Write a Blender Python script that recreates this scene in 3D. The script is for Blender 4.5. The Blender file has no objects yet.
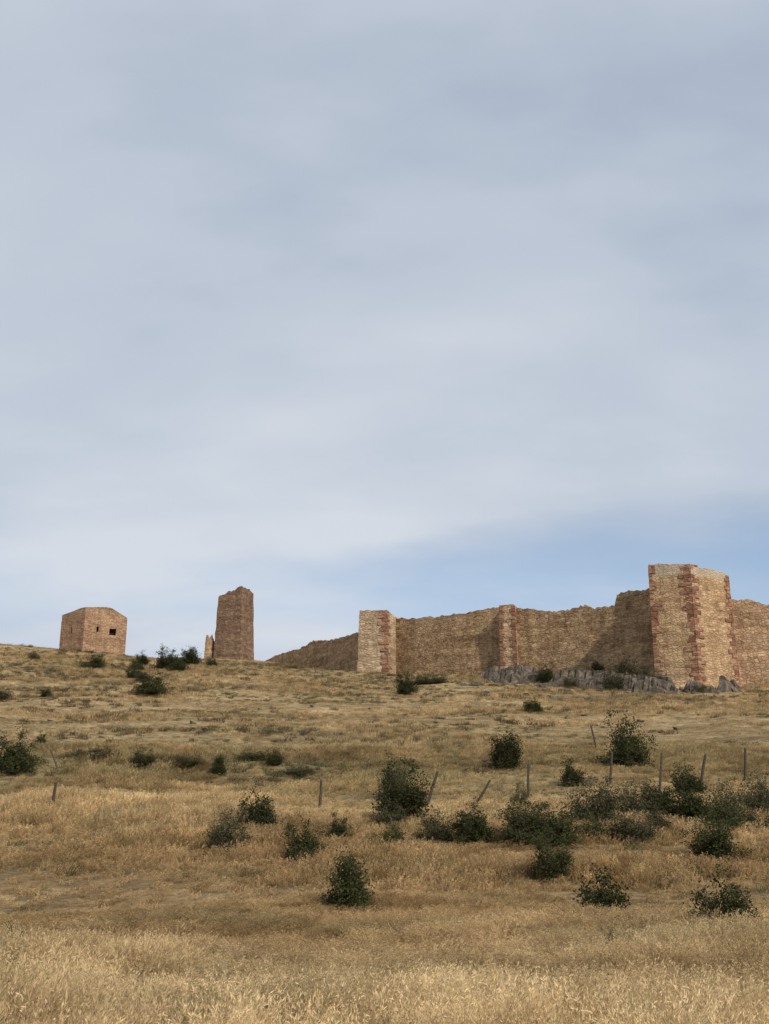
import bpy, math, random
import numpy as np
from mathutils import Vector

random.seed(4); rng=np.random.default_rng(7)
scene=bpy.context.scene
scene.view_settings.view_transform='Standard'; scene.view_settings.look='None'
scene.view_settings.exposure=0; scene.view_settings.gamma=1

# ------------------------------------------------------------------ noise
def _h(ix,iy,s):
    n=np.sin(ix*127.1+iy*311.7+s*74.7)*43758.5453
    return n-np.floor(n)
def vnoise(x,y,s=0):
    ix=np.floor(x);iy=np.floor(y);fx=x-ix;fy=y-iy
    fx=fx*fx*(3-2*fx);fy=fy*fy*(3-2*fy)
    return (_h(ix,iy,s)*(1-fx)+_h(ix+1,iy,s)*fx)*(1-fy)+(_h(ix,iy+1,s)*(1-fx)+_h(ix+1,iy+1,s)*fx)*fy
def fbm(x,y,s=0,o=4):
    r=0;a=.5
    for i in range(o):
        r=r+a*vnoise(x*2**i,y*2**i,s+i*3.1);a*=.5
    return r-0.47
def ss(a,b,x):
    t=np.clip((x-a)/(b-a),0,1);return t*t*(3-2*t)

# ------------------------------------------------------------------ terrain
_ky=[-200,0,12,25,35,47,65,85,104,110,118,124,135,170,200,260,400,800,6000]
_kz=[-1.7,-1.7,-1.75,-1.2,0,1.9,6,10.3,14.2,15.6,17.7,18.6,20,25,28,31,24,0,-6]
_ty=np.arange(-300,6000,.5);_tz=np.interp(_ty,_ky,_kz)
k=np.hanning(15);k/=k.sum();_tz=np.convolve(np.pad(_tz,7,mode='edge'),k,mode='valid')
def tz(x,y):
    x=np.asarray(x,float);y=np.asarray(y,float)
    z=np.interp(y,_ty,_tz)
    bump=np.interp(x,[-90,-46,-28,-16,2,60],[4.9,3.7,2.0,1.5,0,0])
    z=z+bump*ss(60,122,y)*(1-ss(250,500,y))
    m=1-ss(-7,-1,x)
    z=z+m*(-.65*np.exp(-((y-58.5)/1.8)**2)+.55*np.exp(-((y-54.5)/1.5)**2))
    d=ss(5,25,y)*(1-ss(300,500,y))
    z=z+d*(fbm(x/14,y/14,1,3)*1.1+fbm(x/4.5,y/2.6,5,3)*.42)
    z=z+fbm(x/.9,y/.9,9,2)*.07
    return z
# ------------------------------------------------------------------ camera
F=1098.0
cd=bpy.data.cameras.new('camera');cam=bpy.data.objects.new('camera',cd)
scene.collection.objects.link(cam);scene.camera=cam
cd.sensor_fit='VERTICAL';cd.sensor_height=24;cd.lens=24*F/1024
cd.clip_start=.1;cd.clip_end=9000
cam.location=(0,0,0);cam.rotation_euler=(math.radians(107),0,0)

# ------------------------------------------------------------------ material helpers
def newmat(name):
    m=bpy.data.materials.new(name);m.use_nodes=True
    nt=m.node_tree;nt.nodes.clear()
    out=nt.nodes.new('ShaderNodeOutputMaterial')
    return m,nt,out
def N(nt,t,**kw):
    n=nt.nodes.new(t)
    for a,b in kw.items():setattr(n,a,b)
    return n
def L(nt,a,b):nt.links.new(a,b)
def noise(nt,vec,scale,detail=4,rough=.55):
    n=N(nt,'ShaderNodeTexNoise');n.inputs['Scale'].default_value=scale
    n.inputs['Detail'].default_value=detail;n.inputs['Roughness'].default_value=rough
    if vec is not None:L(nt,vec,n.inputs['Vector'])
    return n.outputs['Fac']
def ramp(nt,fac,stops):
    r=N(nt,'ShaderNodeValToRGB');e=r.color_ramp.elements
    while len(e)<len(stops):e.new(.5)
    for i,(p,c) in enumerate(stops):
        e[i].position=p;e[i].color=(c[0],c[1],c[2],1) if not isinstance(c,(int,float)) else (c,c,c,1)
    L(nt,fac,r.inputs['Fac']);return r.outputs['Color']
def mix(nt,f,a,b,mode='MIX'):
    m=N(nt,'ShaderNodeMix',data_type='RGBA',blend_type=mode)
    for s,v in ((m.inputs[0],f),(m.inputs[6],a),(m.inputs[7],b)):
        if hasattr(v,'links'):L(nt,v,s)
        elif isinstance(v,(int,float)):
            s.default_value=v if s==m.inputs[0] else (v,v,v,1)
        else:s.default_value=(*v,1)
    return m.outputs[2]
def math_(nt,op,a,b=None,c=None):
    m=N(nt,'ShaderNodeMath',operation=op)
    for i,v in enumerate((a,b,c)):
        if v is None:continue
        if hasattr(v,'links'):L(nt,v,m.inputs[i])
        else:m.inputs[i].default_value=v
    return m.outputs[0]

def field_colour(nt):
    """dry meadow colour as a function of place on the hill: different grass species grow in bands"""
    g=N(nt,'ShaderNodeNewGeometry').outputs['Position']
    mp=N(nt,'ShaderNodeMapping');mp.inputs['Scale'].default_value=(.5,1,.0);L(nt,g,mp.inputs['Vector'])
    n1=noise(nt,mp.outputs[0],.15,5,.62)
    n2=noise(nt,mp.outputs[0],.75,5,.65)
    c=ramp(nt,n1,[(.34,(.215,.155,.085)),(.44,(.375,.27,.145)),(.55,(.50,.375,.21)),(.67,(.66,.53,.325))])
    c2=ramp(nt,n2,[(.34,(.155,.12,.066)),(.45,(.325,.24,.13)),(.56,(.48,.365,.205)),(.68,(.66,.53,.325))])
    c=mix(nt,.5,c,c2)
    n5=noise(nt,mp.outputs[0],.33,4,.6)     # greyer / greener species
    c=mix(nt,math_(nt,'MULTIPLY',ramp(nt,n5,[(.52,0.),(.62,1.)]),.35),c,(.29,.27,.16))
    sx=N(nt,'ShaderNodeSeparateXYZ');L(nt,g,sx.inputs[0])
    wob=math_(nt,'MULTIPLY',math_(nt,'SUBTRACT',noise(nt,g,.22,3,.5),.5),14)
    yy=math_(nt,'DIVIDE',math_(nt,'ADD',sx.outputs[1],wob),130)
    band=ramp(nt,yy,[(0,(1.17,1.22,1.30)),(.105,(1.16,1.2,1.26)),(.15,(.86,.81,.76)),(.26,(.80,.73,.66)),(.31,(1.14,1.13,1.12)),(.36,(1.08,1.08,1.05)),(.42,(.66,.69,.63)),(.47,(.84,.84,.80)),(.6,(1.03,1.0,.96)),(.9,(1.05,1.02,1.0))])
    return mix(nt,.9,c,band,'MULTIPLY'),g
# ground
def ground_material():
    m,nt,out=newmat('dry_hillside')
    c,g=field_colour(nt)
    n3=noise(nt,g,3.0,5,.65)
    c=mix(nt,.8,c,ramp(nt,n3,[(.33,(.3,.27,.24)),(.5,(.78,.74,.68)),(.65,(1.1,1.05,.98))]),'MULTIPLY')
    n4=noise(nt,g,.5,5,.7)
    c=mix(nt,math_(nt,'MULTIPLY',ramp(nt,n4,[(.50,0.),(.60,1.)]),.6),c,(.15,.105,.055))
    b=N(nt,'ShaderNodeBsdfPrincipled');b.inputs['Roughness'].default_value=.95
    b.inputs['Specular IOR Level'].default_value=.1
    L(nt,c,b.inputs['Base Color'])
    bp=N(nt,'ShaderNodeBump');bp.inputs['Distance'].default_value=.25;bp.inputs['Strength'].default_value=.8
    L(nt,noise(nt,g,5,6,.75),bp.inputs['Height']);L(nt,bp.outputs[0],b.inputs['Normal'])
    L(nt,b.outputs[0],out.inputs[0]);return m
def two_sided(nt,out,c,trans):
    d=N(nt,'ShaderNodeBsdfDiffuse');t=N(nt,'ShaderNodeBsdfTranslucent')
    L(nt,c,d.inputs[0]);L(nt,c,t.inputs[0])
    ms=N(nt,'ShaderNodeMixShader');ms.inputs[0].default_value=trans
    L(nt,d.outputs[0],ms.inputs[1]);L(nt,t.outputs[0],ms.inputs[2]);L(nt,ms.outputs[0],out.inputs[0])
def grass_material(name,tint,trans=.3):
    m,nt,out=newmat(name)
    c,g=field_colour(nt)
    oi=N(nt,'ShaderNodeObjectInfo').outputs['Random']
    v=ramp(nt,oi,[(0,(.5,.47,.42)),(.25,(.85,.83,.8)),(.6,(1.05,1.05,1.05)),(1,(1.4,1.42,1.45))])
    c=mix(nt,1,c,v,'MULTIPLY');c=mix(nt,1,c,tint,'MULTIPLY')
    two_sided(nt,out,c,trans);return m
def leaf_material(name,a,b,trans=.25):
    m,nt,out=newmat(name)
    oi=N(nt,'ShaderNodeObjectInfo').outputs['Random']
    g=N(nt,'ShaderNodeNewGeometry').outputs['Position']
    n=noise(nt,g,3.0,4,.65)
    f=math_(nt,'ADD',math_(nt,'MULTIPLY',oi,.35),math_(nt,'MULTIPLY',n,.9))
    c=ramp(nt,f,[(.3,a),(.85,b)])
    two_sided(nt,out,c,trans);return m
def simple_mat(name,c1,c2,scale=3,bump=.05,cm=None):
    m,nt,out=newmat(name)
    g=N(nt,'ShaderNodeNewGeometry').outputs['Position']
    n=noise(nt,g,scale,6,.65)
    b=N(nt,'ShaderNodeBsdfPrincipled');b.inputs['Roughness'].default_value=.9
    b.inputs['Specular IOR Level'].default_value=.15
    L(nt,ramp(nt,n,[(.3,c1)]+([(.5,cm)] if cm else [])+[(.7,c2)]),b.inputs['Base Color'])
    bp=N(nt,'ShaderNodeBump');bp.inputs['Distance'].default_value=bump
    L(nt,noise(nt,g,scale*3,5,.7),bp.inputs['Height']);L(nt,bp.outputs[0],b.inputs['Normal'])
    L(nt,b.outputs[0],out.inputs[0]);return m
def stone_mat(name,cols,sw=.5,sh=.28,painted_holes=False,pale_top=None,stain=.5):
    """rubble masonry; UV is in metres along / up the wall"""
    m,nt,out=newmat(name)
    uv=N(nt,'ShaderNodeUVMap').outputs[0]
    wob=N(nt,'ShaderNodeTexNoise');wob.inputs['Scale'].default_value=1.2;L(nt,uv,wob.inputs['Vector'])
    ad=N(nt,'ShaderNodeVectorMath',operation='MULTIPLY_ADD');L(nt,wob.outputs['Color'],ad.inputs[0])
    ad.inputs[1].default_value=(.25,.12,0);L(nt,uv,ad.inputs[2])
    mp=N(nt,'ShaderNodeMapping');mp.inputs['Scale'].default_value=(1/sw,1/sh,1);L(nt,ad.outputs[0],mp.inputs['Vector'])
    v=N(nt,'ShaderNodeTexVoronoi');v.inputs['Scale'].default_value=1;v.inputs['Randomness'].default_value=.75
    L(nt,mp.outputs[0],v.inputs['Vector'])
    ve=N(nt,'ShaderNodeTexVoronoi',feature='DISTANCE_TO_EDGE');ve.inputs['Scale'].default_value=1;ve.inputs['Randomness'].default_value=.75
    L(nt,mp.outputs[0],ve.inputs['Vector'])
    sp=N(nt,'ShaderNodeSeparateColor');L(nt,v.outputs['Color'],sp.inputs[0])
    c=ramp(nt,sp.outputs[0],[(i/(len(cols)-1),q) for i,q in enumerate(cols)])
    odd=ramp(nt,sp.outputs[1],[(0.,(.62,.56,.52)),(.14,(.95,.94,.93)),(.86,(1.02,1.02,1.02)),(1.,(1.3,1.32,1.34))])
    c=mix(nt,.8,c,odd,'MULTIPLY')
    big=noise(nt,uv,.30,6,.7)
    c=mix(nt,stain,c,ramp(nt,big,[(.32,(.50,.44,.39)),(.43,(.84,.79,.74)),(.52,(1.0,.98,.95)),(.66,(1.25,1.24,1.2))]),'MULTIPLY')
    mc=N(nt,'ShaderNodeMapping');mc.inputs['Scale'].default_value=(.12,1.5,1);L(nt,ad.outputs[0],mc.inputs['Vector'])
    cr=noise(nt,mc.outputs[0],1.0,3,.6)      # building courses / lifts of differing stone
    c=mix(nt,.6,c,ramp(nt,cr,[(.36,(.72,.68,.64)),(.5,(1.,1.,1.)),(.64,(1.18,1.17,1.14))]),'MULTIPLY')
    ms=N(nt,'ShaderNodeMapping');ms.inputs['Scale'].default_value=(1.1,.16,1);L(nt,uv,ms.inputs['Vector'])
    st=noise(nt,ms.outputs[0],1.0,4,.6)      # vertical rain staining
    c=mix(nt,stain*.7,c,ramp(nt,st,[(.36,(.64,.58,.53)),(.5,(1.,1.,1.)),(.66,(1.1,1.08,1.04))]),'MULTIPLY')
    joint=ramp(nt,ve.outputs['Distance'],[(.0,0.),(.12,1.)])
    c=mix(nt,joint,mix(nt,1,c,(.68,.65,.62),'MULTIPLY'),c)
    fine=noise(nt,uv,4,5,.75)
    c=mix(nt,.5,c,ramp(nt,fine,[(.32,.6),(.68,1.3)]),'MULTIPLY')
    sx=N(nt,'ShaderNodeSeparateXYZ');L(nt,uv,sx.inputs[0])
    if painted_holes:
        row=math_(nt,'FLOOR',math_(nt,'DIVIDE',sx.outputs[1],1.7))
        uu=math_(nt,'ADD',sx.outputs[0],math_(nt,'MULTIPLY',row,.9))
        a=math_(nt,'LESS_THAN',math_(nt,'FLOORED_MODULO',uu,2.6),.2)
        b_=math_(nt,'LESS_THAN',math_(nt,'FLOORED_MODULO',sx.outputs[1],1.7),.2)
        c=mix(nt,math_(nt,'MULTIPLY',math_(nt,'MULTIPLY',a,b_),.6),c,(.05,.035,.025))  # putlog holes: their inner shade painted as flat dark spots, no recess
    if pale_top:
        zt,pc=pale_top
        f=ramp(nt,math_(nt,'ADD',math_(nt,'SUBTRACT',sx.outputs[1],zt),math_(nt,'MULTIPLY',big,.8)),[(.35,0.),(.6,1.)])
        c=mix(nt,math_(nt,'MULTIPLY',f,.55),c,pc)
    b=N(nt,'ShaderNodeBsdfPrincipled');b.inputs['Roughness'].default_value=.93
    b.inputs['Specular IOR Level'].default_value=.1
    L(nt,c,b.inputs['Base Color'])
    h=math_(nt,'ADD',math_(nt,'MULTIPLY',joint,.8),math_(nt,'MULTIPLY',fine,1.2))
    bp=N(nt,'ShaderNodeBump');bp.inputs['Distance'].default_value=.06;bp.inputs['Strength'].default_value=.8
    L(nt,h,bp.inputs['Height']);L(nt,bp.outputs[0],b.inputs['Normal'])
    L(nt,b.outputs[0],out.inputs[0]);return m

def mesh_obj(name,verts,faces,mats,uvs=None,midx=None,smooth=False,parent=None):
    me=bpy.data.meshes.new(name);me.from_pydata([tuple(map(float,v)) for v in verts],[],faces)
    for m in mats:me.materials.append(m)
    if uvs is not None:
        ul=me.uv_layers.new(name='UVMap')
        li=np.zeros(len(me.loops),dtype=np.int32);me.loops.foreach_get('vertex_index',li)
        ul.data.foreach_set('uv',np.asarray(uvs,float)[li].ravel())
    if midx is not None:me.polygons.foreach_set('material_index',midx)
    if smooth:me.polygons.foreach_set('use_smooth',[True]*len(me.polygons))
    me.update()
    o=bpy.data.objects.new(name,me);scene.collection.objects.link(o)
    if parent:o.parent=parent
    return o
def empty(name):
    o=bpy.data.objects.new(name,None);scene.collection.objects.link(o);return o

# ------------------------------------------------------------------ ground sheet
def axis(fine0,fine1,st,far0,far1):
    a=list(np.arange(fine0,fine1+.01,st));s=st;x=fine1
    while x<far1:s*=1.25;x+=s;a.append(x)
    s=st;x=fine0
    while x>far0:s*=1.25;x-=s;a.insert(0,x)
    return np.array(a)
ax=axis(-75,75,.45,-4000,4000);ay=axis(0,190,.45,-150,5500)
X,Y=np.meshgrid(ax,ay);Z=tz(X,Y)
nx,ny=len(ax),len(ay)
V=np.stack([X.ravel(),Y.ravel(),Z.ravel()],1)
me=bpy.data.meshes.new('hillside_ground')
ii,jj=np.meshgrid(np.arange(nx-1),np.arange(ny-1));a=(jj*nx+ii).ravel()
Fq=np.stack([a,a+1,a+nx+1,a+nx],1)
me.vertices.add(len(V));me.vertices.foreach_set('co',V.ravel())
me.loops.add(Fq.size);me.loops.foreach_set('vertex_index',Fq.ravel().astype(np.int32))
me.polygons.add(len(Fq));me.polygons.foreach_set('loop_start',np.arange(0,Fq.size,4,dtype=np.int32))
me.polygons.foreach_set('loop_total',np.full(len(Fq),4,dtype=np.int32))
me.polygons.foreach_set('use_smooth',np.ones(len(Fq),dtype=bool))
me.update();me.validate();me.materials.append(ground_material())
scene.collection.objects.link(bpy.data.objects.new('hillside_ground',me))

# ------------------------------------------------------------------ masonry
M_wall=stone_mat('wall_rubble',[(.32,.215,.125),(.38,.265,.155),(.44,.315,.195),(.35,.23,.13)],.48,.24,True,None,.75)
M_wallr=stone_mat('wall_rubble_pale',[(.39,.26,.155),(.46,.32,.20),(.52,.38,.25),(.42,.26,.155)],.5,.3,False,None,.6)
M_big=stone_mat('tower_masonry',[(.47,.315,.18),(.52,.36,.215),(.57,.41,.255),(.47,.305,.175)],.45,.23,False,(25.5,(.48,.42,.32)),.6)
M_tan=stone_mat('turret_masonry',[(.46,.335,.21),(.52,.395,.26),(.57,.45,.315),(.47,.32,.20)],.48,.26)
M_dark=stone_mat('ruin_masonry',[(.19,.125,.083),(.23,.155,.103),(.28,.19,.13)],.48,.24,True)
M_red=stone_mat('red_sandstone',[(.29,.15,.10),(.34,.185,.125),(.40,.245,.165)],.9,.42,False,None,.9)
M_house=stone_mat('house_masonry',[(.39,.25,.155),(.44,.29,.185),(.48,.33,.215)],.45,.22,False,None,.65)
M_houseq=stone_mat('house_quoin_stone',[(.42,.25,.165),(.46,.29,.195)],.8,.4)
M_roof=simple_mat('roof_tiles',(.30,.18,.12),(.40,.25,.17),4)
M_opening_shade=simple_mat('painted_opening_shade',(.02,.015,.012),(.03,.025,.02))  # near-black panel behind the windows; the room's shade is put into its colour

def resample(pts,step):
    P=[];S=0
    for (p,q) in zip(pts[:-1],pts[1:]):
        p=np.array(p,float);q=np.array(q,float);l=np.linalg.norm(q[:2]-p[:2]);n=max(1,int(round(l/step)))
        for i in range(n):P.append(np.append(p+(q-p)*i/n,S+l*i/n))
        S+=l
    P.append(np.append(np.array(pts[-1],float),S));return np.array(P)
def rag(s,seed,amp):
    a=vnoise(s/1.7,s*0+seed,seed)-.5;b=vnoise(s/.3,s*0+seed,seed+2)-.5;c=vnoise(s/5.5,s*0+seed,seed+4)-.5
    gate=ss(.45,.7,vnoise(s/6.3,s*0+seed,seed+8))
    return amp*(np.round(a*4)/4*(.3+.9*gate)+b*.6+c*1.4)
def make_wall(name,pts,thick,mat,seed,amp=.5,parent=None):
    """pts: (x,y,ztop) left to right along the outer face"""
    R=resample(pts,.25);n=len(R);zt=R[:,2]+rag(R[:,3],seed,amp)
    T=np.gradient(R[:,:2],axis=0);T/=np.linalg.norm(T,axis=1)[:,None]
    nor=np.stack([T[:,1],-T[:,0]],1)
    zb=tz(R[:,0],R[:,1])-1.2;rows=22;V=[];UV=[]
    for r in range(rows+1):
        f=r/rows;z=zb+(zt-zb)*f
        off=(fbm(R[:,3]/1.2,z/1.2,seed+9,3))*.28+(1-f)*.35+fbm(R[:,3]/.35,z/.35,seed+19,2)*.09
        xy=R[:,:2]+nor*off[:,None]
        V+=list(np.column_stack([xy,z]));UV+=list(np.column_stack([R[:,3]+seed*13,z]))
    for zz,o in ((zt,thick),(zb,thick)):
        dz=rag(R[:,3],seed+5,amp*.5) if zz is zt else 0
        V+=list(np.column_stack([R[:,:2]-nor*o,zz+dz]));UV+=list(np.column_stack([R[:,3]+seed*13,zz+(thick if zz is zt else 0)]))
    Fc=[];nr=rows+3
    for r in range(nr-1):
        for i in range(n-1):
            a=r*n+i;Fc.append((a,a+1,a+n+1,a+n))
    Fc.append([r*n for r in range(nr)][::-1]);Fc.append([r*n+n-1 for r in range(nr)])
    return mesh_obj(name,V,Fc,[mat],UV,parent=parent)
def make_tower(name,poly,zt,mats,seed,amp=.3,batter=.5,quoins=(),qmat=None,thick=1.0,flare=None,qs=(.95,.55),qh=.5,zbase=None):
    """poly CCW (seen from above) list of (x,y); zt top z per corner"""
    par=empty(name);pts=[(p[0],p[1],z) for p,z in zip(poly,zt)];pts.append(pts[0])
    R=resample(pts,.25)[:-1];n=len(R)
    c=np.mean(np.array(poly),axis=0);ztop=R[:,2]+rag(R[:,3],seed,amp)
    zb=(min(float(tz(p[0],p[1])) for p in poly)-1.5) if zbase is None else zbase
    rad=R[:,:2]-c;rl=np.linalg.norm(rad,axis=1)[:,None];rows=40;V=[];UV=[]
    for r in range(rows+1):
        f=r/rows;z=zb+(ztop-zb)*f
        off=batter*(1-f)+fbm(R[:,3]/1.0,z/1.0,seed+3,3)*.18+fbm(R[:,3]/.33,z/.33,seed+19,2)*.07
        if flare is not None:off=off+flare[1]*np.clip((flare[0]-z)/1.0,0,1)**.7
        xy=R[:,:2]+rad/rl*np.reshape(off,(-1,1))
        V+=list(np.column_stack([xy,z]));UV+=list(np.column_stack([R[:,3]+seed*7,z]))
    xin=c+rad*(1-thick/rl)
    V+=list(np.column_stack([xin,ztop]));UV+=list(np.column_stack([R[:,3],ztop+thick]))
    V+=list(np.column_stack([xin,np.full(n,ztop.min()-1.2)]));UV+=list(np.column_stack([R[:,3],ztop-1]))
    Fc=[]
    for r in range(rows+2):
        for i in range(n):
            a=r*n+i;b=r*n+(i+1)%n;Fc.append((a,b,b+n,a+n))
    Fc.append([(rows+2)*n+i for i in range(n)])
    mesh_obj('masonry',V,Fc,[mats],UV,parent=par)
    if quoins:
        QV=[];QF=[];QU=[]
        P=[np.array(p,float) for p in poly];m=len(P)
        for ci in quoins:
            z=zb;kk=0;ztc=zt[ci]-.1
            while z<ztc:
                h=qh*random.uniform(.8,1.15)
                f0=(z-zb)/(zt[ci]-zb);f1=min(1,(z+h-.03-zb)/(zt[ci]-zb))
                for side in (-1,1):
                    if random.random()<.10:continue      # lost / replaced block
                    q=P[(ci+side)%m];d=(q-P[ci]);d/=np.linalg.norm(d)
                    ln=(qs[0] if (kk+(side>0))%2 else qs[1])*random.uniform(.6,1.25)
                    nr=np.array([d[1],-d[0]]);nr=nr if np.dot(nr,P[ci]-c)>0 else -nr
                    rr=(P[ci]-c)/np.linalg.norm(P[ci]-c)
                    i0=len(QV);pz=random.uniform(.02,.07)
                    for (f,zz) in ((f0,z),(f1,min(z+h-.03,ztc+.1))):
                        fl=0 if flare is None else flare[1]*min(1,max(0,(flare[0]-zz)))**.7
                        o=rr*(batter*(1-f)+fl)
                        for al,pr in ((-.04,pz),(ln,pz),(ln,-.3),(-.04,-.3)):
                            v=P[ci]+o+d*al+nr*pr;QV.append((v[0],v[1],zz));QU.append((al+kk*1.3,zz))
                    QF+=[(i0+a,i0+b,i0+b_,i0+a_) for a,b,b_,a_ in ((0,1,5,4),(1,2,6,5),(2,3,7,6),(3,0,4,7))]+[(i0+4,i0+5,i0+6,i0+7),(i0+3,i0+2,i0+1,i0)]
                z+=h;kk+=1
        mesh_obj('corner_quoins',QV,QF,[qmat],QU,parent=par)
    return par

make_tower('castle_corner_tower',[(26.2,105.8),(29.9,104.4),(34.5,107.3),(35.3,113),(28.6,113.5)],[26.9,26.6,26.1,26.3,27.0],M_big,3,.3,.15,(0,1,2),M_red,1.1,(15.3,.45),(.95,.5),.42)
make_wall('castle_wall',[(33.6,109.8,24.1),(40,109.2,23.8),(75,112,24.0)],2,M_wallr,2,.45)
make_wall('castle_wall',[(13.8,119.4,25.15),(18,117.6,25.0),(22.2,115.2,24.5),(24.3,113.8,24.35),(24.6,113.6,25.4),(28.8,108.6,25.4)],2,M_wall,5,.5)
make_wall('castle_wall',[(.9,127,25.7),(3.5,124.8,24.9),(8,122,25.1),(13.2,119.6,25.5)],2,M_wall,7,.45)
make_wall('castle_wall',[(-23,168,25.6),(-17,155,25.2),(-9.5,139,24.9),(-2.4,126.5,24.2)],1.8,M_wall,8,.38)
make_tower('castle_wall_turret',[(-2.9,124.6),(.25,124),(1.5,127.2),(-2.2,128)],[26.15,26.1,25.8,26.2],M_tan,11,.3,.3,(1,),M_red,.9,None,(1.1,.5),.4)
make_tower('castle_wall_turret',[(12.6,118.4),(14.2,117.9),(14.9,120.4),(13.2,121)],[25.35,25.4,25.4,25.4],M_wallr,13,.25,.1,(0,1),M_red,.6,None,(.55,.3),.4)
make_tower('ruined_tower',[(-26.2,169.5),(-22.4,168.5),(-20.9,171.5),(-25.1,173)],[37.6,39.0,38.6,38.0],M_dark,17,.7,.55,(),None,.9)
make_tower('ruined_wall_fragment',[(-28.0,170),(-26.9,170),(-26.8,171.5),(-27.9,171.5)],[31.3,32.3,31.5,31.3],M_wallr,19,.9,.3,(),None,.35)

# stone house on the skyline
def facade(p0,p1,z0,z1,opens,V,Fc,UV,MI,top=None,s0=0):
    p0=np.array(p0,float);p1=np.array(p1,float);Ln=np.linalg.norm(p1-p0);d=(p1-p0)/Ln;nr=np.array([-d[1],d[0]])
    us=sorted({0,Ln,*[o[0] for o in opens],*[o[1] for o in opens]});zs=sorted({z0,z1,*[o[2] for o in opens],*[o[3] for o in opens]})
    def vert(u,z,dep=0):
        q=p0+d*u+nr*dep;V.append((q[0],q[1],z));UV.append((u+s0,z));return len(V)-1
    for a,b in zip(us[:-1],us[1:]):
        for e,f in zip(zs[:-1],zs[1:]):
            if any(o[0]<=a and b<=o[1] and o[2]<=e and f<=o[3] for o in opens):continue
            Fc.append([vert(a,e),vert(b,e),vert(b,f),vert(a,f)]);MI.append(0)
    for (a,b,e,f) in opens:
        c=[(a,e),(b,e),(b,f),(a,f)]
        for i in range(4):
            q=c[i];w=c[(i+1)%4];Fc.append([vert(*q),vert(*w),vert(*w,.7),vert(*q,.7)]);MI.append(0)
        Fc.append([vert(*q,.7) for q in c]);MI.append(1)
    if top:   # polygon of (fraction,z) above z1, from the right end back to the left
        Fc.append([vert(0,z1),vert(Ln,z1)]+[vert(Ln*f,z) for f,z in top]);MI.append(0)
hp=empty('stone_house')
A=(-54.6,183);B=(-49.6,179);C=(-43.2,181.5);D=(-48.2,185.5);zb=28;ze=36.4
za,zbb,zr,zcc=37.7,38.2,38.5,36.9
V=[];Fc=[];UV=[];MI=[]
facade(A,B,zb,ze,[(2.7,3.1,34.2,35.2)],V,Fc,UV,MI,[(1,zbb),(.8,zbb+.05),(.5,38.0),(.2,37.8),(0,za)])
facade(B,C,zb,ze,[(4.1,5.2,33.8,34.9),(2.0,2.35,34.2,35.1)],V,Fc,UV,MI,[(1,zcc),(.82,37.6),(.62,38.35),(.5,zr),(.3,38.4),(.15,38.28),(0,zbb)],9)
facade(C,D,zb,ze,[],V,Fc,UV,MI,[(1,zcc),(0,zcc)],20);facade(D,A,zb,ze,[],V,Fc,UV,MI,[(1,za),(.5,zr-.3),(0,zcc)],30)
mesh_obj('walls',V,Fc,[M_house,M_opening_shade],UV,MI,parent=hp)
# shallow roof set just inside / below the wall heads
def ins(p,f=.06):return (p[0]+( -48.8-p[0])*f,p[1]+(182.2-p[1])*f)
def mid(p,q):return ((p[0]+q[0])/2,(p[1]+q[1])/2)
A2,B2,C2,D2=map(ins,(A,B,C,D));r0=mid(B2,C2);r1=mid(D2,A2)
rv=[(*B2,zbb-.35),(*r0,zr-.3),(*r1,zr-.6),(*A2,za-.4),(*C2,zcc-.25),(*D2,zcc-.25)]
rv=rv+[(x,y,z+.12) for x,y,z in rv]
rf=[(6,9,8,7),(7,8,11,10),(0,1,2,3),(1,4,5,2),(0,6,7,1),(1,7,10,4),(3,2,8,9),(2,5,11,8),(0,3,9,6),(4,10,11,5)]
mesh_obj('tiled_roof',rv,rf,[M_roof],parent=hp)
QV=[];QF=[];QU=[]
for cpt,n1,n2 in ((B,A,C),(C,B,D),(A,D,B)):
    z=zb;kk=0
    while z<ze-.1:
        for side,q in enumerate((n1,n2)):
            P=np.array(cpt,float);d=np.array(q,float)-P;d/=np.linalg.norm(d);ln=(.9 if (kk+side)%2 else .5)
            cc=np.array([-49,182.2]);nr=np.array([d[1],-d[0]]);nr=nr if np.dot(nr,P-cc)>0 else -nr
            i0=len(QV)
            for zz in (z,z+.42):
                for al,pr in ((-.03,.04),(ln,.04),(ln,-.1),(-.03,-.1)):
                    v=P+d*al+nr*pr;QV.append((v[0],v[1],zz));QU.append((al+kk,zz))
            QF+=[(i0+a,i0+b,i0+b_,i0+a_) for a,b,b_,a_ in ((0,1,5,4),(1,2,6,5),(2,3,7,6),(3,0,4,7))]+[(i0+4,i0+5,i0+6,i0+7)]
        z+=.45;kk+=1
mesh_obj('corner_quoins',QV,QF,[M_houseq],QU,parent=hp)

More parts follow.
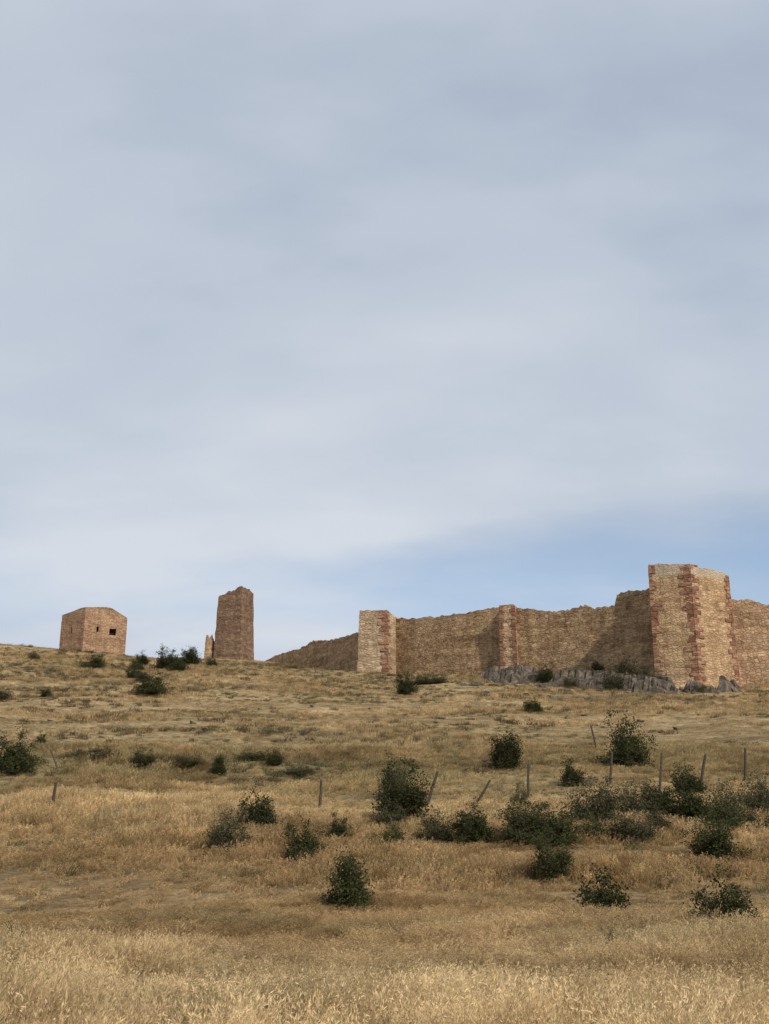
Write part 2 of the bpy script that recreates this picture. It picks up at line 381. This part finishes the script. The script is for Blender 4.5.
# ------------------------------------------------------------------ rocks
import bmesh
M_rock=simple_mat('weathered_limestone',(.045,.037,.028),(.29,.235,.175),1.6,.2,(.115,.093,.070))
def outcrop(name,seed):
    """one continuous craggy mass breaking out of the slope below the wall"""
    st=.2;xs=np.arange(7.5,36.5,st);ys=np.arange(88,121,st)
    X,Y=np.meshgrid(xs,ys);t=(X-9.5)/17.7
    yc=114.8-t*12.5;hw=3.2+3.2*ss(0,1,t)
    e=1-np.abs(Y-yc)/hw
    left=ss(7.6,10.5,X)*(1-ss(26.2,27.8,X))
    # second, smaller shelf in front of the corner tower
    e2=(1-np.abs(Y-101.8-np.maximum(0,X-31)*.6)/1.3)*ss(27.0,28.5,X)*(1-ss(32,33.5,X))
    m=np.maximum(np.clip(e,-.5,1)*left-(1-left),np.clip(e2,-.5,1)-.35)
    m=m+fbm(X/3.0,Y/2.4,seed,4)*2.3-.12
    # tilted strata: terraces along an inclined bedding plane
    b=(X*.35+Y*.9)/1.7+fbm(X/2.6,Y/2.6,seed+4,3)*2.0
    step=(b-np.floor(b));led=np.clip(1-step*1.15,0,1)
    blk=vnoise(X/1.5+Y*.15,np.floor(b)*3.7,seed+8)
    H=ss(0,.55,m)*(.30+.85*led*(.35+blk)+.55*ss(.3,1.,m))-.35*(1-ss(-.1,.15,m))
    H=H+ss(0,.3,m)*(fbm(X/.8,Y/.8,seed+2,3)*.42)
    Z=tz(X,Y)+H
    oy=-fbm(Z/.5,X/1.4,seed+6,3)*.4*ss(0,.3,m)
    ny,nx=X.shape;V=np.stack([X.ravel(),(Y+oy).ravel(),Z.ravel()],1)
    keep=(m>-.12)
    Fc=[]
    for j in range(ny-1):
        for i in range(nx-1):
            if keep[j,i] and keep[j,i+1] and keep[j+1,i] and keep[j+1,i+1]:
                a=j*nx+i;Fc.append((a,a+1,a+nx+1,a+nx))
    mesh_obj(name,V,Fc,[M_rock])
    return xs,ys,m
rx,ry,RM=outcrop('rock_outcrop',21)
def rockmask(x,y):
    i=np.clip(((np.asarray(x)-rx[0])/.2).astype(int),0,len(rx)-1);j=np.clip(((np.asarray(y)-ry[0])/.2).astype(int),0,len(ry)-1)
    ins_=(x>rx[0])&(x<rx[-1])&(y>ry[0])&(y<ry[-1])
    return ins_&(RM[j,i]>.08)
def rocks(name,spec,seed):
    rnd=random.Random(seed);bm=bmesh.new()
    for (x,y,w,d,h,dz) in spec:
        vs=[];ang=rnd.uniform(-.6,.6);tilt=rnd.uniform(.05,.5)
        for i in range(18):
            a=rnd.uniform(0,6.28);r=rnd.uniform(.55,1);zz=rnd.uniform(-1,1)
            px=math.cos(a)*r*w;py=math.sin(a)*r*d;pz=zz*h
            X_=px*math.cos(ang)-py*math.sin(ang);Y_=px*math.sin(ang)+py*math.cos(ang)
            vs.append(bm.verts.new((x+X_,y+Y_,float(tz(x,y))+dz+pz-X_*tilt)))
        r=bmesh.ops.convex_hull(bm,input=vs)
        bmesh.ops.delete(bm,geom=[g for g in r['geom_interior'] if isinstance(g,bmesh.types.BMVert)],context='VERTS')
    me=bpy.data.meshes.new(name);bm.to_mesh(me);bm.free();me.materials.append(M_rock)
    o=bpy.data.objects.new(name,me);scene.collection.objects.link(o)
sp=[];rr=random.Random(3)
for i in range(90):
    y=rr.uniform(60,118);x=rr.uniform(-.4,.42)*y
    s=rr.uniform(.08,.28);sp.append((x,y,s*1.2,s,s*.6,0))
for i in range(60):
    y=rr.uniform(93,110);x=rr.uniform(12,34)
    s=rr.uniform(.1,.4);sp.append((x,y,s*1.2,s,s*.6,0))
for i in range(50):
    y=rr.uniform(112,124);x=rr.uniform(-48,-20)
    s=rr.uniform(.1,.35);sp.append((x,y,s*1.2,s,s*.6,0))
rocks('scattered_rocks',sp,22)

# ------------------------------------------------------------------ bushes
M_leafA=leaf_material('bush_leaves',(.025,.030,.012),(.080,.085,.034))
M_leafC=leaf_material('scrub_leaves_grey',(.045,.047,.024),(.125,.118,.06))
M_bark=simple_mat('bush_bark',(.06,.045,.035),(.13,.10,.08),20,.01)
def bush_mesh(name,seed,leafmat,nb=26,nl=4200,upright=.5,leaf=.035,spread=.5):
    r=np.random.default_rng(seed);V=[];Fc=[];MI=[];anch=[]
    def stick(p,q,a,b):
        d=q-p;u=np.cross(d,[.3,.5,.8]);u/=np.linalg.norm(u)+1e-9;w=np.cross(d,u);w/=np.linalg.norm(w)+1e-9
        i0=len(V)
        for c,rad in ((p,a),(q,b)):
            for k_ in range(3):
                an=k_*2.094;V.append(c+(u*math.cos(an)+w*math.sin(an))*rad)
        for k_ in range(3):Fc.append((i0+k_,i0+(k_+1)%3,i0+3+(k_+1)%3,i0+3+k_));MI.append(0)
    lob=r.uniform(.42,1.12,7);lob2=r.uniform(.5,1.1,5)
    for b in range(nb):
        az=r.uniform(0,6.283);el=math.asin(r.uniform(.0,1)**(1-upright*.5))
        L_=lob[int(az/6.284*7)]*(.55+.45*lob2[min(4,int(el/1.5708*5))])*r.uniform(.72,1.15)
        d=np.array([math.cos(az)*math.cos(el)*spread*1.1,math.sin(az)*math.cos(el)*spread*1.1,math.sin(el)*.98+.05])*L_
        p=np.array([r.normal(0,.05),r.normal(0,.05),0]);last=p;S=5
        for s in range(1,S+1):
            q=p+d*s/S+r.normal(0,.028,3);q[2]=max(q[2],.02);stick(last,q,.012*(1-s/7),.011*(1-(s+1)/7))
            anch.append((q,.085))
            if s>=2:
                for k_ in range(3):
                    e=q+r.normal(0,.085,3)+d*.06;e[2]=max(e[2],.01);stick(q,e,.005,.002);anch.append((e,.045));anch.append(((q+e)/2,.045))
            last=q
        anch.append((last+d*.05,.025))
    ai=r.integers(0,len(anch),nl)
    for i in ai:
        c,sg=anch[i];c=c+r.normal(0,sg,3);c[2]=max(c[2],.0)
        a=r.normal(0,1,3);a/=np.linalg.norm(a);b_=np.cross(a,r.normal(0,1,3));b_/=np.linalg.norm(b_)
        s=leaf*r.uniform(.6,1.4);i0=len(V);V+= [c-a*s*.5,c+b_*s*.33,c+a*s*.5,c-b_*s*.33];Fc.append((i0,i0+1,i0+2,i0+3));MI.append(1)
    me=bpy.data.meshes.new(name);me.from_pydata([tuple(v) for v in V],[],Fc)
    me.materials.append(M_bark);me.materials.append(leafmat);me.polygons.foreach_set('material_index',MI);me.update();return me
BM=[bush_mesh('bush_%d'%i,1+i*7,M_leafA,nb,nl,up,.040) for i,(nb,nl,up) in enumerate([(40,10000,.6),(46,11000,.2),(34,8500,.7),(46,11000,.4),(30,8000,.3),(38,9500,.5)])]
BG=[bush_mesh('scrub_%d'%i,5+i*9,M_leafC,nb,nl,up,.034) for i,(nb,nl,up) in enumerate([(40,7500,.4),(46,8000,.2),(34,6500,.6)])]
# x, y, width, height (metres), kind (0 green hawthorn / rose, 1 greyish scrub)
plants=[(11.5,53.7,2.10,2.1,0),(6.0,55.3,1.85,1.75,0),(8.3,50.0,1.26,1.35,0),(11.2,83.0,1.70,1.08,0),(1.8,99.2,2.03,2.0,0),(-29.1,110.2,2.15,1.5,0),(-19.1,90.0,3.01,1.6,0),(-22.1,110.3,2.5,1.8,0),(-20.2,114.4,2.5,1.8,0),(-23.2,102.0,2.6,1.3,0),(-25.1,113.7,1.6,1.2,0),(-20.3,106.7,2.18,1.2,0),(-17.3,52.7,2.1,1.7,0),(-19.3,62.6,.7,.75,0),(-11.5,53.3,1.25,.7,0),(-7.7,52.8,.95,.9,0),(-5.3,54.2,1.2,.85,0),(-4.1,37.7,1.3,1.4,0),(-4.6,33.1,1.5,1.1,1),(-2.2,30.9,1.1,.95,0),(-1.5,35.8,.8,.7,0),
(.6,39.7,2.0,1.8,0),(.5,46.9,1.4,1.7,1),(.2,33.0,1.3,.85,0),(1.6,34.7,1.4,.85,1),(2.7,34.1,1.4,1.1,0),(4.0,33.7,1.7,1.0,0),(5.0,33.3,1.5,1.05,0),(7.0,37.5,1.9,1.7,1),(8.8,39.5,1.6,1.4,1),(5.2,43.7,.9,.9,1),(12.5,46.6,1.9,1.45,0),(10.2,38.0,2.1,1.45,0),(11.6,38.7,1.9,1.4,1),(7.3,34.2,1.5,.9,1),(9.4,32.3,1.4,1.15,0),(4.0,27.8,1.05,.9,0),(-.6,21.9,1.1,1.05,0),(4.1,21.8,1.35,1.1,0),(5.5,18.5,1.05,.92,0),(-5.1,16.0,.35,.5,0),(-4.2,13.1,.45,.5,1),(3.1,16.1,.3,.4,1),(13.4,40.5,1.1,1.6,1),
(22.0,112.6,2.3,2.2,0),(21.3,103.0,2.5,1.9,1),(24.4,105.2,2.6,2.5,0),(19.0,111.0,1.6,1.6,1),(23.6,108.5,2.4,2.4,0),(13.2,112.4,1.8,1.4,1),(16.2,109.5,2.0,1.6,0),(25.4,101.5,2.0,1.5,1),(17.8,106,1.6,1.2,1),(29,101.3,1.6,.9,1),(4.0,109.8,2.7,.9,1),(5.5,110,1.9,.7,1),(0,38.1,1.3,.9,1),(8.6,35.9,1.1,.8,1),(9.4,39.6,1.4,1.2,0),(4.5,35.5,1.5,1.0,1),(6.2,34.2,1.2,.85,0),(11.0,36.8,1.5,1.0,0),(13.0,37.6,1.3,1.0,0),
(-24.4,108.5,1.6,1.1,0),(-21.5,98.0,1.5,1.0,1),(-17.6,112.0,1.5,1.0,1),(-36,112,1.4,.8,1),(-9.5,53.6,1.6,.5,1),(-4.0,53.0,1.7,.5,1),(-13.6,54.6,1.7,.5,1),(-6.4,55.2,1.8,.5,1),(-15.0,55.0,1.6,.5,1),(-33,90,1.6,.8,1),(-30,86,1.8,.8,1),(-27,88,1.3,.7,1)]
for i,(x,y,w,h,kd) in enumerate(plants):
    me=(BG[i%3] if kd else BM[(i*5+i//6)%6])
    o=bpy.data.objects.new('grey_shrub' if kd else 'hawthorn_bush',me);scene.collection.objects.link(o)
    o.location=(x,y,float(tz(x,y))-.03);o.scale=(w*1.06,w*1.06,h*1.05+.12);o.rotation_euler=(0,0,i*1.7)

# ------------------------------------------------------------------ fence
M_post=simple_mat('weathered_wood',(.045,.036,.028),(.12,.095,.075),15,.01)
M_wire=simple_mat('rusty_wire',(.10,.06,.045),(.16,.11,.08),30,.001)
fence=empty('wire_fence')
pl=[(-12.7,43.4,1.1,.08),(-2.5,44.0,1.1,.04),(1.7,45.2,1.35,.42),(3.4,43.7,1.1,.69),(5.9,46.7,1.35,.09),(9.8,49.1,1.5,.16),(11.6,47.8,1.65,.24),(13.5,48.3,1.4,.33),(15.6,48.9,1.65,.16)]
def post(x,y,h,lean,nm,par,r=.06):
    z=float(tz(x,y));V=[];Fc=[];K=7
    lv=[(-.3,1.05),(.2,1),(.6,.95),(.97,.85),(1.0,.6)]
    for j,(f,rs) in enumerate(lv):
        for k_ in range(K):
            a=k_/K*6.283;rad=r*rs*(1+.18*math.sin(k_*2.3+x));V.append((x+lean*f+math.cos(a)*rad+.012*math.sin(j*2+x),y+math.sin(a)*rad,z+h*f+(.02*math.sin(k_*1.7) if j>2 else 0)))
    for j in range(len(lv)-1):
        for k_ in range(K):Fc.append((j*K+k_,j*K+(k_+1)%K,(j+1)*K+(k_+1)%K,(j+1)*K+k_))
    Fc.append([(len(lv)-1)*K+k_ for k_ in range(K)])
    return mesh_obj(nm,V,Fc,[M_post],parent=par)
for i,(x,y,h,l) in enumerate(pl):post(x,y,h,l,'post_%d'%(i+1),fence)
post(11.3,59.5,1.5,-.25,'wooden_stake',None);post(-15.4,53.1,.95,-.45,'wooden_stake',None,.045)
V=[];Fc=[]
for fr in (.45,.85):
    for a,b in zip(pl[:-1],pl[1:]):
        pa=np.array([a[0]+a[3]*fr,a[1],float(tz(a[0],a[1]))+a[2]*fr]);pb=np.array([b[0]+b[3]*fr,b[1],float(tz(b[0],b[1]))+b[2]*fr])
        K=14
        for s in range(K+1):
            f=s/K;p=pa+(pb-pa)*f;p[2]-=.25*math.sin(f*math.pi)
            g=float(tz(p[0],p[1]));p[2]=max(p[2],g+.25)
            i0=len(V);V+=[p+[0,0,.003],p+[0,-.003,-.002],p+[0,.003,-.002]]
            if s:
                for k_ in range(3):Fc.append((i0-3+k_,i0-3+(k_+1)%3,i0+(k_+1)%3,i0+k_))
mesh_obj('wires',V,Fc,[M_wire],parent=fence)

# ------------------------------------------------------------------ grass
M_gs=grass_material('straw_stems',(1.02,.98,.93));M_gh=grass_material('straw_seed_heads',(1.33,1.30,1.25),.4)
M_gw=leaf_material('green_weed',(.085,.09,.038),(.17,.165,.08))
M_gb=leaf_material('brown_scrub',(.075,.055,.032),(.18,.135,.075))
def tuft(name,seed,nb,hmin,hmax,rad,wid,heads=0,lean=.35,mats=None):
    r=np.random.default_rng(seed);V=[];Fc=[];MI=[]
    for i in range(nb):
        az=r.uniform(0,6.283);rr_=rad*math.sqrt(r.uniform());p=np.array([math.cos(az)*rr_,math.sin(az)*rr_,-.03])
        h=r.uniform(hmin,hmax);la=r.normal(.6,1.3);ln=h*lean*r.uniform(.2,1.3)
        ld=np.array([math.cos(la)*ln,math.sin(la)*ln,0]);fa=r.uniform(0,3.14);w=np.array([math.cos(fa),math.sin(fa),0])*wid*.5
        pts=[p+ld*(t_**1.8)+np.array([0,0,h*t_*(1-.12*t_*t_)]) for t_ in (0,.4,.75,1)]
        ws=(1,.85,.55,.15);i0=len(V)
        for q,s in zip(pts,ws):V+=[q-w*s,q+w*s]
        for j in range(3):Fc.append((i0+2*j,i0+2*j+1,i0+2*j+3,i0+2*j+2));MI.append(0)
        if i<heads:
            dd=(pts[3]-pts[2]);dn=dd/np.linalg.norm(dd)
            for j in range(9):
                c=pts[2]+dd*r.uniform(.1,1.4)+r.normal(0,.014,3);a=dn+r.normal(0,.4,3);a=a/np.linalg.norm(a)*r.uniform(.014,.030)
                b=np.cross(a,r.normal(0,1,3));b=b/np.linalg.norm(b)*wid*.8
                i0=len(V);V+=[c-a,c+b,c+a,c-b];Fc.append((i0,i0+1,i0+2,i0+3));MI.append(1)
    me=bpy.data.meshes.new(name);me.from_pydata([tuple(v) for v in V],[],Fc)
    for m in (mats or (M_gs,M_gh)):me.materials.append(m)
    me.polygons.foreach_set('material_index',MI);me.update();return bpy.data.objects.new(name,me)
def scatter(name,pts,scale,objs,seed):
    r=np.random.default_rng(seed);n=len(pts)
    col=bpy.data.collections.new(name+'_tufts')
    for o in objs:col.objects.link(o)
    me=bpy.data.meshes.new(name);me.vertices.add(n);me.vertices.foreach_set('co',pts.astype(np.float32).ravel())
    a=me.attributes.new('rot','FLOAT_VECTOR','POINT');rot=np.stack([r.normal(0,.12,n),r.normal(0,.12,n),r.normal(0,1.2,n)],1);a.data.foreach_set('vector',rot.astype(np.float32).ravel())
    a=me.attributes.new('scl','FLOAT_VECTOR','POINT');a.data.foreach_set('vector',scale.astype(np.float32).ravel())
    a=me.attributes.new('idx','INT','POINT');a.data.foreach_set('value',r.integers(0,len(objs),n).astype(np.int32))
    me.update();o=bpy.data.objects.new(name,me);scene.collection.objects.link(o)
    ng=bpy.data.node_groups.new(name+'_nodes','GeometryNodeTree')
    ng.interface.new_socket(name='Geometry',in_out='INPUT',socket_type='NodeSocketGeometry')
    ng.interface.new_socket(name='Geometry',in_out='OUTPUT',socket_type='NodeSocketGeometry')
    gi=ng.nodes.new('NodeGroupInput');go=ng.nodes.new('NodeGroupOutput')
    ip=ng.nodes.new('GeometryNodeInstanceOnPoints');ci=ng.nodes.new('GeometryNodeCollectionInfo')
    ci.inputs['Collection'].default_value=col;ci.inputs['Separate Children'].default_value=True;ci.inputs['Reset Children'].default_value=True
    def na(nm,t):
        x=ng.nodes.new('GeometryNodeInputNamedAttribute');x.data_type=t;x.inputs['Name'].default_value=nm
        return [s for s in x.outputs if s.enabled and s.name=='Attribute'][0]
    ng.links.new(gi.outputs[0],ip.inputs['Points']);ng.links.new(ci.outputs[0],ip.inputs['Instance'])
    ip.inputs['Pick Instance'].default_value=True
    ng.links.new(na('idx','INT'),ip.inputs['Instance Index']);ng.links.new(na('rot','FLOAT_VECTOR'),ip.inputs['Rotation']);ng.links.new(na('scl','FLOAT_VECTOR'),ip.inputs['Scale'])
    ng.links.new(ip.outputs[0],go.inputs[0])
    md=o.modifiers.new('scatter','NODES');md.node_group=ng;return o
def region(n,y0,y1,margin=3.5,k=.39):
    out=[];tot=0
    while tot<n:
        y=np.sqrt(rng.uniform(y0*y0,y1*y1,n));x=rng.uniform(-1,1,n)*(k*y1+margin);ok=np.abs(x)<k*y+margin
        out.append(np.stack([x[ok],y[ok]],1));tot+=ok.sum()
    p=np.concatenate(out)[:n];return p[:,0],p[:,1]
def make_field(name,n,y0,y1,objs,hfun,dens,seed,wr=(.85,1.2)):
    x,y=region(n,y0,y1);keep=rng.uniform(size=len(x))<dens(x,y)*(~rockmask(x,y));x,y=x[keep],y[keep]
    s=hfun(x,y)*rng.uniform(.65,1.3,len(x));P=np.stack([x,y,tz(x,y)],1)
    w=rng.uniform(*wr,len(x));S=np.stack([w,w,s],1);return scatter(name,P,S,objs,seed)
patch=lambda x,y:fbm(x/6,y/3.2,31,3)+.5
terr=lambda x,y:np.exp(-((y-55.8+fbm(x/5,x*0,44,2)*4)/3.6)**2)*(1-ss(-4,1,x))
near=[tuft('tall_tuft_%d'%i,40+i,46,.32,.66,.17,.0055,30,.5) for i in range(5)]
mid_=[tuft('mid_tuft_%d'%i,60+i,34,.18,.42,.20,.010,12,.5) for i in range(5)]
far=[tuft('far_tuft_%d'%i,80+i,26,.10,.26,.28,.020,0,.7) for i in range(5)]
make_field('tall_dry_grass',13000,6.5,23,near,lambda x,y:(.45+.6*ss(.3,.7,patch(x,y)))*(1-.35*ss(13,18,y))+.4*np.exp(-((y-10)/3.)**2),lambda x,y:.5+.6*patch(x,y),1)
make_field('dry_meadow_grass',40000,18,62,mid_,lambda x,y:.4+.8*ss(.35,.7,patch(x,y))+.9*np.exp(-((y-42)/4)**2)*(1-ss(-9,-3,x)),lambda x,y:(.25+.9*ss(.25,.65,patch(x,y)))*(1-.85*terr(x,y)),2)
make_field('hillside_grass',66000,56,138,far,lambda x,y:.4+.9*ss(.3,.7,patch(x,y)),lambda x,y:(.12+.9*ss(.3,.65,patch(x,y)))*(1-.8*terr(x,y)),3)
weeds=[tuft('weed_%d'%i,100+i,34,.08,.28,.26,.024,0,.9,(M_gw,M_gw)) for i in range(4)]
make_field('green_weeds',19000,22,118,weeds,lambda x,y:.5+.8*patch(x,y)+.45*terr(x,y),lambda x,y:ss(.48,.60,fbm(x/7,y/4,77,3)+.5)*.45+1.8*terr(x,y)+.3*ss(104,110,y),4)
scrub=[tuft('scrub_%d'%i,120+i,46,.12,.42,.32,.03,0,.8,(M_gb,M_gb)) for i in range(4)]
make_field('low_brown_scrub',8000,26,128,scrub,lambda x,y:.45+.9*patch(x,y),lambda x,y:.04+ss(.52,.68,fbm(x/5,y/2.5,91,3)+.5)+.8*ss(.42,.6,fbm(x/4,y/2,93,3)+.5)*(1-ss(-30,-16,x))*ss(70,84,y)*(1-ss(104,112,y))+.5*terr(x,y),5,(.6,1.5))

# ------------------------------------------------------------------ sun and sky
az=math.radians(138);el=math.radians(40)
S=Vector((math.sin(az)*math.cos(el),math.cos(az)*math.cos(el),math.sin(el)))
ld=bpy.data.lights.new('sun','SUN');ld.energy=3.3;ld.angle=math.radians(1.5);ld.color=(1,.94,.84)
lo=bpy.data.objects.new('sun',ld);scene.collection.objects.link(lo);lo.rotation_euler=(-S).to_track_quat('-Z','Y').to_euler();lo.location=S*200
w=bpy.data.worlds.new('World');scene.world=w;w.use_nodes=True;nt=w.node_tree;nt.nodes.clear()
wo=nt.nodes.new('ShaderNodeOutputWorld');bg=nt.nodes.new('ShaderNodeBackground');bg.inputs['Strength'].default_value=.1
sky=nt.nodes.new('ShaderNodeTexSky');sky.sky_type='NISHITA';sky.sun_disc=False;sky.sun_elevation=el;sky.sun_rotation=az;sky.altitude=1000;sky.dust_density=1.0
tc=nt.nodes.new('ShaderNodeTexCoord').outputs['Generated']
sx=N(nt,'ShaderNodeSeparateXYZ');L(nt,tc,sx.inputs[0])
zc=math_(nt,'ADD',math_(nt,'MAXIMUM',sx.outputs[2],0.0),.26)
cx=N(nt,'ShaderNodeCombineXYZ');L(nt,math_(nt,'DIVIDE',sx.outputs[0],zc),cx.inputs[0]);L(nt,math_(nt,'DIVIDE',sx.outputs[1],zc),cx.inputs[1])
mp=N(nt,'ShaderNodeMapping');mp.inputs['Rotation'].default_value=(0,0,.5);mp.inputs['Scale'].default_value=(.8,1.3,1);mp.inputs['Location'].default_value=(3.1,1.7,0);L(nt,cx.outputs[0],mp.inputs[0])
n1=noise(nt,mp.outputs[0],.85,5,.45);n2=noise(nt,mp.outputs[0],2.6,6,.5)
dens=math_(nt,'ADD',math_(nt,'MULTIPLY',n1,.68),math_(nt,'MULTIPLY',n2,.32))
def lobe(dx,dy,dz,sharp):
    v=Vector((dx,dy,dz)).normalized();dp=N(nt,'ShaderNodeVectorMath',operation='DOT_PRODUCT');L(nt,tc,dp.inputs[0]);dp.inputs[1].default_value=v
    return math_(nt,'POWER',math_(nt,'MAXIMUM',dp.outputs['Value'],0),sharp)
low=ramp(nt,sx.outputs[2],[(.165,.25),(.205,.95),(.24,1.),(.30,0.)])
gap=math_(nt,'ADD',math_(nt,'MULTIPLY',math_(nt,'MULTIPLY',lobe(.17,1,.24,26),low),.16),math_(nt,'MULTIPLY',low,.16))
cov=math_(nt,'SUBTRACT',dens,gap)
cf=ramp(nt,cov,[(.06,.12),(.46,.94)])
ccol=ramp(nt,dens,[(.38,(4.75,5.4,6.4)),(.5,(5.6,6.15,7.0)),(.62,(6.8,7.2,7.8))])
skc=mix(nt,1,sky.outputs[0],(1.5,1.5,1.45),'MULTIPLY')
L(nt,mix(nt,cf,skc,ccol),bg.inputs[0]);L(nt,bg.outputs[0],wo.inputs[0])
